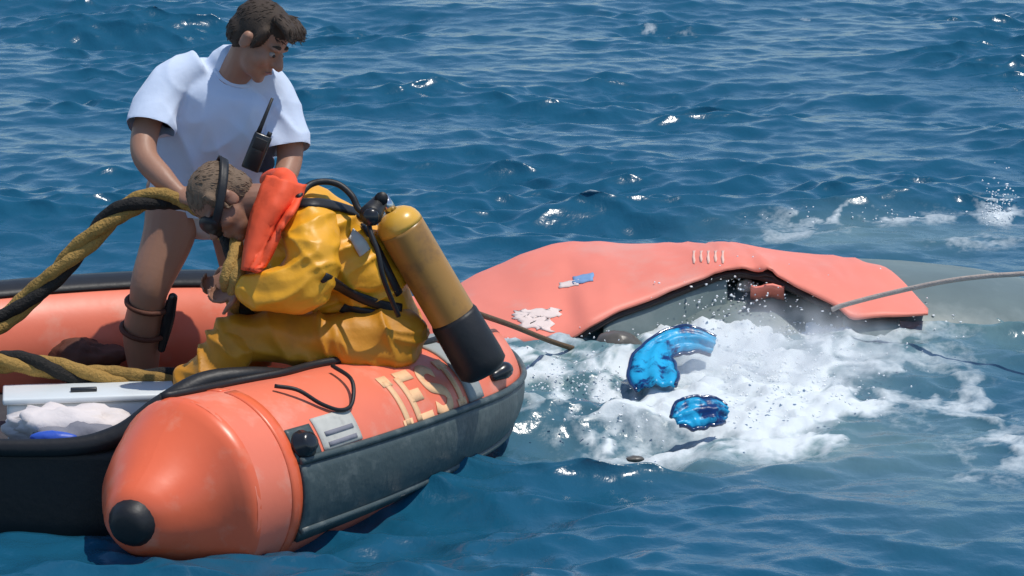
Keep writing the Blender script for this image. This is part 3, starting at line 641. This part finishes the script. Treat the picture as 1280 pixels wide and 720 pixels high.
# hair and the dark head strap and mask
hair_cap(dhc, DH, dk, M['hair2'], div, 9, False)
def head_band(x0, z0, tilt, rad, wid):
    P = []
    for t in np.linspace(0, 2 * math.pi, 41):
        p = Vector((x0 + (.108 + .006) * math.cos(t) * rad, .093 * math.sin(t) * rad, z0 + tilt * math.cos(t))); P.append(LD(*p))
    return P
band = head_band(-.005, .028, -.05, 1.06, .03)
Gb = []
for t in np.linspace(0, 2 * math.pi, 49):
    Gb.append([LD(-.008 + .122 * math.cos(t), .098 * math.sin(t), .026 - .04 * math.cos(t) + dz) for dz in (-.015, -.006, .006, .015)])
Geo().grid(Gb, .006).obj('head_strap', M['black'], div)
g = Geo(); g.ball(LD(.088, 0, .0), (.03 * dk, .072 * dk, .042 * dk), DH, 20, 12); g.ball(LD(.098, 0, -.03), (.028 * dk, .024 * dk, .022 * dk), DH, 14, 10)
link('diving_mask', g.fused(.008, 3), div, M['black'])
# harness webbing
sb = BVHTree.FromPolygons([v.co.copy() for m_ in (suitm, slm) for v in m_.vertices], [tuple(p.vertices) for p in suitm.polygons] + [tuple(i + len(suitm.vertices) for i in p.vertices) for p in slm.polygons])
strap(sb, [(368, 256), (400, 255), (440, 265), (466, 278)], .05).obj('shoulder_strap', M['black'], div)
strap(sb, [(404, 346), (440, 366), (474, 380), (500, 386)], .042).obj('chest_strap', M['black'], div)
strap(sb, [(430, 384), (455, 390), (484, 396), (506, 398)], .05).obj('waist_belt', M['black'], div)
strap(sb, [(452, 282), (470, 310), (484, 340), (497, 366)], .035).obj('side_strap', M['black'], div)
strap(sb, [(437, 293), (447, 302), (455, 316)], .055).obj('reflective_patch', M['patch'], div)

# --- air tank on his back
tank = thing('air_tank', at(606, 460, 13.12), 'yellow air tank with black rubber boot on the seated diver\'s back', 'air tank')
ta, tb = at(491, 267, 13.04), at(607, 465, 13.06); tx = (tb - ta).normalized(); r = .090; Lt = (tb - ta).length
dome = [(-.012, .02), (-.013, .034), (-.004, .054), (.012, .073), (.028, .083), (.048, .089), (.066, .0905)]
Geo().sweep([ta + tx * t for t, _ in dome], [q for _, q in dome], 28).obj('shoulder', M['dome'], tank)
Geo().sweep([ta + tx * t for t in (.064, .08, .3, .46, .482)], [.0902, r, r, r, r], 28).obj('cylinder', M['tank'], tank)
Geo().sweep([ta + tx * t for t in (.46, .475, Lt - .06, Lt - .02, Lt)], [.091, .097, .100, .098, .078], 28).obj('rubber_boot', M['black'], tank)
v0 = ta - tx * .01; v1 = ta - tx * .075
Geo().sweep([v0, v1], [.024, .020], 12).obj('valve', M['chrome'], tank)
sd = Vector((0, -1, 0)); up2 = sd.cross(tx).normalized(); up2 = up2 if up2.z > 0 else -up2
vc = at(464, 268, 12.95)
Geo().limb([v1 + (vc - v1) * .3, vc], [.03, .045], 14).obj('regulator', M['black'], tank)
Geo().sweep([vc + sd * .02, vc + sd * .065], [.034, .03], 16).obj('regulator_cap', M['gloss'], tank)
kn = at(477, 248, 12.98); Geo().sweep([kn - (kn - v1).normalized() * .03, kn + (kn - v1).normalized() * .012], [.022, .026], 12).obj('knob', M['black'], tank)
Geo().sweep([v1, kn], .014, 10).obj('valve_stem', M['chrome'], tank)
hp2 = [vc, at(449, 262, 12.96), at(440, 245, 12.98), at(424, 231, 13.0), at(404, 227, 13.0), at(386, 232, 12.98), at(372, 248, 12.92)]
Geo().sweep([Vector(p) for p in catmull([list(p) for p in hp2], 40)], .013, 10).obj('regulator_hose', M['black'], tank)
hp3 = [vc, at(462, 285, 12.90), at(472, 315, 12.86), at(480, 350, 12.85), at(498, 395, 12.92)]
Geo().sweep([Vector(p) for p in catmull([list(p) for p in hp3], 30)], .010, 10).obj('gauge_hose', M['black'], tank)

# ------------------------------------------------------------------ the capsized hull
wreck = thing('capsized_hull', sea(900, 400), 'capsized orange and grey hull floating low in the water', 'wreck')
FR = [(575, 402, 15.3), (605, 424, 15.15), (655, 430, 15.1), (705, 427, 15.1), (738, 407, 15.12), (775, 389, 15.2), (830, 369, 15.3), (880, 349, 15.38), (905, 341, 15.4), (932, 339, 15.4), (965, 346, 15.36), (1005, 364, 15.26), (1045, 384, 15.17), (1066, 396, 15.12), (1110, 397, 15.14), (1160, 394, 15.2)]
RI = [(560, 368, 15.8), (590, 350, 15.85), (632, 331, 15.9), (690, 307, 15.95), (730, 306, 15.95), (772, 306, 15.95), (822, 306, 15.95), (866, 305, 15.95), (890, 304, 15.95), (914, 305, 15.95), (950, 311, 15.92), (1000, 315, 15.9), (1048, 320, 15.85), (1078, 327, 15.8), (1112, 341, 15.65), (1158, 388, 15.3)]
F3 = catmull([list(at(*p)) for p in FR], 91); R3 = catmull([list(at(*p)) for p in RI], 91)
def shell_pt(u, v):
    f = u * 90; i = min(int(f), 89); q = f - i
    a = Vector(F3[i] * (1 - q) + F3[i + 1] * q); b = Vector(R3[i] * (1 - q) + R3[i + 1] * q)
    endf = min(1, u * 6, (1 - u) * 7)
    p = a.lerp(b, v); p.z += 4 * v * (1 - v) * .035 * endf + .012 * math.sin(u * 9 + v * 5) * endf * (1 - v) * v * 2
    p.z += endf * (.045 * (float(fbm(u * 7, v * 1.5, None, 150, 3)) - .5) + .014 * (1 - abs(2 * float(fbm(u * 16 + v * 2, v * 2.5 - u * 3, None, 155, 2)) - 1) - .7))
    # a pressed crease running back from the arch
    cr = u - (.60 + .06 * (1 - v)); p.z += .022 * math.exp(-(cr / .012) ** 2) * (1 - v) * endf
    return p
G = []
for j in range(91):
    u = j / 90; row = [shell_pt(u, v / 14) for v in range(15)]
    e = row[-1]; row += [Vector((e.x, e.y + .12, e.z - .03)), Vector((e.x + .02, e.y + .4, e.z - .17)), Vector((e.x + .03, e.y + .6, e.z - .45))]
    G.append(row)
sg_ = Geo().grid(G, .012)
shell = sg_.obj('orange_panel', M['shell'], wreck)
shb = bvh_of(shell.data)
# dark rim band under the arch, then the grey body
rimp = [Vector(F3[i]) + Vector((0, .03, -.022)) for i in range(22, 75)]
Geo().sweep(rimp, .018, 8).obj('rim_band', M['shade_lining'], wreck)
Gl = [[shell_pt(j / 60, v / 8) + Vector((0, .01, -.03)) for v in range(9)] for j in range(12, 50)]  # dark sheet added to deepen the shadow under the arch
Geo().grid(Gl, .01).obj('shade_lining', M['shade_lining'], wreck)
for u0, u1 in ((.30, .545), (.83, .955)):
    G = []
    for i in range(25):
        p = shell_pt(u0 + (u1 - u0) * i / 24, 0) + Vector((0, .035, -.018)); row = []
        for k in range(9):
            q = k / 8; row.append(Vector((p.x, p.y + .02 * q - .11 * math.sin(q * 1.57), p.z - (p.z + .12) * q)))
        G.append(row)
    Geo().grid(G, .02).obj('grey_side', M['greyhull'], wreck)
g = Geo(); g.limb([(.05, 15.95, -.22), (.5, 15.85, -.13), (1.05, 15.8, -.10), (1.6, 15.85, -.10), (2.1, 15.95, -.14), (2.7, 16.1, -.25)], [.20, .28, .305, .30, .285, .24], 40, flat=(YA, 2.05), m=60)
gm = g.fused(.022, 4, lambda c, nn: .01 * (fbm(c[:, 0] * 3, c[:, 1] * 3, c[:, 2] * 3, s=120, o=3) - .5)); link('grey_body', gm, wreck, M['greyhull'])
gb = bvh_of(gm)
crumple(at(932, 358, 15.5), (.045, .04, .04), 31, .6).obj('torn_fitting', M['patch'], wreck)
Geo().grid([[at(938 + 42 * i / 6, 359 + 15 * k / 3 + 2 * math.sin(i * 1.3), 15.32 + .03 * k) for k in range(4)] for i in range(7)], .012).obj('torn_flap', M['shell'], wreck)
def decal(px0, py0, px1, py1, skew, m, name, nx=8, ny=5, wob=0, b=None):
    G = []
    for i in range(nx + 1):
        row = []
        for j in range(ny + 1):
            x = px0 + (px1 - px0) * i / nx; y = py0 + (py1 - py0) * j / ny + skew * (i / nx - .5)
            if wob: x += wob * math.sin(j * 2.1 + i); y += wob * .4 * math.sin(i * 1.7 + j)
            h = hit(b or shb, x, y, .004); row.append(h[0] if h else at(x, y, 15.5))
        G.append(row)
    return Geo().grid(G, .003).obj(name, m, wreck)
decal(699, 352, 724, 359, -4, M['decalw'], 'decal', 6, 3, 1); decal(716, 344, 742, 354, -5, M['decalb'], 'decal', 6, 3, 1)
decal(642, 387, 700, 398, -3, M['decalw'], 'faded_marking', 12, 5, 3); decal(650, 396, 690, 412, 6, M['decalw'], 'faded_marking', 10, 5, 4)
for k in range(5): decal(866 + 9 * k, 314, 869 + 9 * k, 330 - 2 * (k % 2), 0, M['scrape'], 'faded_stripe', 2, 4, .6)
# ------------------------------------------------------------------ lines
ln = [at(585, 386, 13.3), at(600, 393, 13.5), at(640, 407, 14.2), at(690, 427, 14.8), at(735, 441, 15.0)]
thing_mesh(Geo().sweep([Vector(p) for p in catmull([list(p) for p in ln], 40)], .012, 8), 'mooring_line', M['brown'], 'dark brown line running from the boat to the wreck\'s near edge', 'line')
ln = [at(1040, 387, 15.10), at(1056, 381, 15.08), at(1110, 367, 15.02), at(1180, 352, 14.9), at(1235, 345, 14.8), at(1300, 340, 14.7), at(1420, 322, 14.5)]
thing_mesh(Geo().sweep([Vector(p) for p in catmull([list(p) for p in ln], 50)], .011, 8), 'tow_line', M['pale'], 'pale taut tow line leading off from the wreck\'s right end', 'line')

# ------------------------------------------------------------------ blue fins breaking the surface
FINS = 'blue diving fins in the splash'
def fin(label, path, wid, Y0, pocket, loc):
    o = thing('swim_fin', loc, label, 'fin', FINS)
    C = [at(a, b2, Y0 - .0 + dy) for a, b2, dy in path]; Q = catmull([list(p) for p in C], 30); W = catmull([(q,) for q in wid], 30)[:, 0]
    G = []; rails = [[], []]
    for i in range(30):
        W[i] *= 1 + .45 * (float(fbm(i * .35, Y0, None, 160, 3)) - .5)
        T = Vector(Q[min(i + 1, 29)] - Q[max(i - 1, 0)]).normalized(); N = Vector((0, -.75, .66)); S = T.cross(N).normalized(); N = S.cross(T).normalized()
        row = []
        for k in range(13):
            s2 = k / 6 - 1; cup = .020 * (1 - s2 * s2) + .006 * math.cos(s2 * 3 * math.pi) + .030 * (float(fbm(i * .22, s2 * 2.2, None, 140, 3)) - .5)
            row.append(Vector(Q[i]) + S * s2 * W[i] + N * cup * (1 if N.y < 0 else -1))
        G.append(row); rails[0].append(row[0]); rails[1].append(row[-1])
    Geo().grid(G, .012).obj('blade', M['fin'], o)
    for r_ in rails: Geo().sweep(r_, .009, 8).obj('side_rail', M['finedge'], o)
    c = Vector(Q[0])
    if pocket: Geo().limb([Vector(Q[3]), c, c - (Vector(Q[3]) - c) * 1.2], [.05, .062, .04], 16).obj('foot_pocket', M['finedge'], o)
fin('larger bent blue fin nearer the orange hull, rearing out of the foam', [(892, 432, .03), (870, 424, .02), (843, 426, 0), (822, 438, -.08), (816, 460, -.22), (820, 484, -.38)], [.04, .064, .066, .070, .10, .085], 14.70, False, sea(840, 470))
fin('smaller rounded blue fin lower down at the edge of the foam', [(908, 517, .04), (894, 513, .02), (874, 514, 0), (856, 519, -.02), (844, 526, -.04)], [.035, .064, .072, .060, .025], 13.72, False, sea(875, 535))
thing_mesh(crumple(at(775, 430, 15.0), (.10, .08, .06), 44, .35), 'drifting_bundle', M['drift'], 'grey-brown sodden bundle awash between the wreck and the large blue fin', 'bundle')
thing_mesh(crumple(sea(792, 574, .005), (.04, .03, .014), 47, .6), 'flotsam', M['drift'], 'small dark scrap of flotsam in the smooth water below the splash', 'debris')

# ------------------------------------------------------------------ spray: drops and froth thrown up by the kicking
def ico():
    t = (1 + 5 ** .5) / 2; V = np.array([(-1, t, 0), (1, t, 0), (-1, -t, 0), (1, -t, 0), (0, -1, t), (0, 1, t), (0, -1, -t), (0, 1, -t), (t, 0, -1), (t, 0, 1), (-t, 0, -1), (-t, 0, 1)]) / math.sqrt(1 + t * t)
    F = np.array([(0, 11, 5), (0, 5, 1), (0, 1, 7), (0, 7, 10), (0, 10, 11), (1, 5, 9), (5, 11, 4), (11, 10, 2), (10, 7, 6), (7, 1, 8), (3, 9, 4), (3, 4, 2), (3, 2, 6), (3, 6, 8), (3, 8, 9), (4, 9, 5), (2, 4, 11), (6, 2, 10), (8, 6, 7), (9, 8, 1)]); return V, F
IV, IF = ico()
def blobs(C, Rr, name):
    n = len(C); jit = 1 + .35 * rng.normal(size=(n, 12, 1)); V = C[:, None, :] + IV[None] * jit * Rr[:, None, :]
    F = IF[None] + (np.arange(n) * 12)[:, None, None]; V = V.reshape(-1, 3).astype(np.float32); F = F.reshape(-1, 3).astype(np.int32)
    me = bpy.data.meshes.new(name); me.vertices.add(len(V)); me.vertices.foreach_set('co', V.ravel()); me.loops.add(F.size); me.loops.foreach_set('vertex_index', F.ravel())
    me.polygons.add(len(F)); me.polygons.foreach_set('loop_start', np.arange(0, F.size, 3, dtype=np.int32)); me.polygons.foreach_set('use_smooth', np.ones(len(F), bool)); me.update(calc_edges=True); return me
sp = bpy.data.materials.new('spray_white'); sp.use_nodes = True; b = sp.node_tree.nodes['Principled BSDF']
b.inputs['Base Color'].default_value = (.80, .83, .83, 1); b.inputs['Roughness'].default_value = .5; b.inputs['Subsurface Weight'].default_value = .7; b.inputs['Subsurface Radius'].default_value = (.03, .03, .03); b.inputs['Subsurface Scale'].default_value = .5
C, Q = [], []
for (px, py, sx, sy, hz, n_, r_) in ((905, 455, 80, 38, .06, 500, .0034), (865, 396, 50, 10, .09, 2400, .0032), (935, 400, 45, 10, .13, 3200, .0032), (1000, 470, 60, 30, .04, 300, .0034), (780, 490, 70, 30, .03, 300, .0034), (1030, 412, 70, 10, .04, 900, .004), (1250, 264, 10, 8, .04, 250, .0035), (1090, 272, 90, 5, .02, 60, .0035), (700, 470, 40, 24, .02, 150, .0034)):
    for _ in range(n_):
        p = sea(px + rng.normal() * sx, py + rng.normal() * sy)
        C.append((p.x, p.y, abs(rng.exponential(hz)) * (.3 + rng.random()))); s_ = min(.0042, r_ * rng.lognormal(0, .5)); Q.append((s_ * rng.uniform(.8, 1.8), s_ * rng.uniform(.8, 1.4), s_ * rng.uniform(.6, 1.5)))
C = np.array(C); Q = np.array(Q); keep = (C[:, 2] < .4) & ~((C[:, 1] > 15.3) & (C[:, 2] > .25)) & ~((np.abs(C[:, 0] - .68) < .22) & (C[:, 1] < 14.85) & (C[:, 1] > 13.9)) & ~((np.abs(C[:, 0] - .75) < .14) & (C[:, 1] < 13.95))
C, Q = C[keep], Q[keep]
spray = link('spray', blobs(C, Q, 'spray'), None, sp); spray['kind'] = 'stuff'; spray['label'] = 'white water drops flung up by the kicking fins'

# drifting mist of fine spray over the churned water
mc = sea(985, 436, .10)
mg = Geo().ball((mc.x, mc.y, .10), (.66, .42, .34), None, 32, 20)
mist = mg.obj('spray_mist', None); mist['kind'] = 'stuff'; mist['label'] = 'fine white spray hanging over the churned water'
vm = bpy.data.materials.new('spray_mist'); vm.use_nodes = True; n, l = vm.node_tree.nodes, vm.node_tree.links
n.remove(n['Principled BSDF']); pv = n.new('ShaderNodeVolumePrincipled'); l.new(pv.outputs[0], n['Material Output'].inputs['Volume'])
pv.inputs['Color'].default_value = (.995, .995, .995, 1); pv.inputs['Anisotropy'].default_value = .2
tc = n.new('ShaderNodeTexCoord'); mp = n.new('ShaderNodeMapping'); mp.vector_type = 'TEXTURE'; mp.inputs['Location'].default_value = (mc.x, mc.y, .02); mp.inputs['Scale'].default_value = (.60, .36, .31); l.new(tc.outputs['Object'], mp.inputs[0])
ln_ = n.new('ShaderNodeVectorMath'); ln_.operation = 'LENGTH'; l.new(mp.outputs[0], ln_.inputs[0])
fo = n.new('ShaderNodeMapRange'); fo.inputs[1].default_value = .15; fo.inputs[2].default_value = 1.0; fo.inputs[3].default_value = 1; fo.inputs[4].default_value = 0; l.new(ln_.outputs['Value'], fo.inputs[0])
nz = n.new('ShaderNodeTexNoise'); nz.inputs['Scale'].default_value = 7; nz.inputs['Detail'].default_value = 5; l.new(tc.outputs['Object'], nz.inputs['Vector'])
nr = n.new('ShaderNodeMapRange'); nr.inputs[1].default_value = .42; nr.inputs[2].default_value = .68; l.new(nz.outputs['Fac'], nr.inputs[0])
mu = n.new('ShaderNodeMath'); mu.operation = 'MULTIPLY'; l.new(fo.outputs[0], mu.inputs[0]); l.new(nr.outputs[0], mu.inputs[1])
md = n.new('ShaderNodeMath'); md.operation = 'MULTIPLY'; md.inputs[1].default_value = 10.0; l.new(mu.outputs[0], md.inputs[0]); l.new(md.outputs[0], pv.inputs['Density'])
mist.data.materials.append(vm)
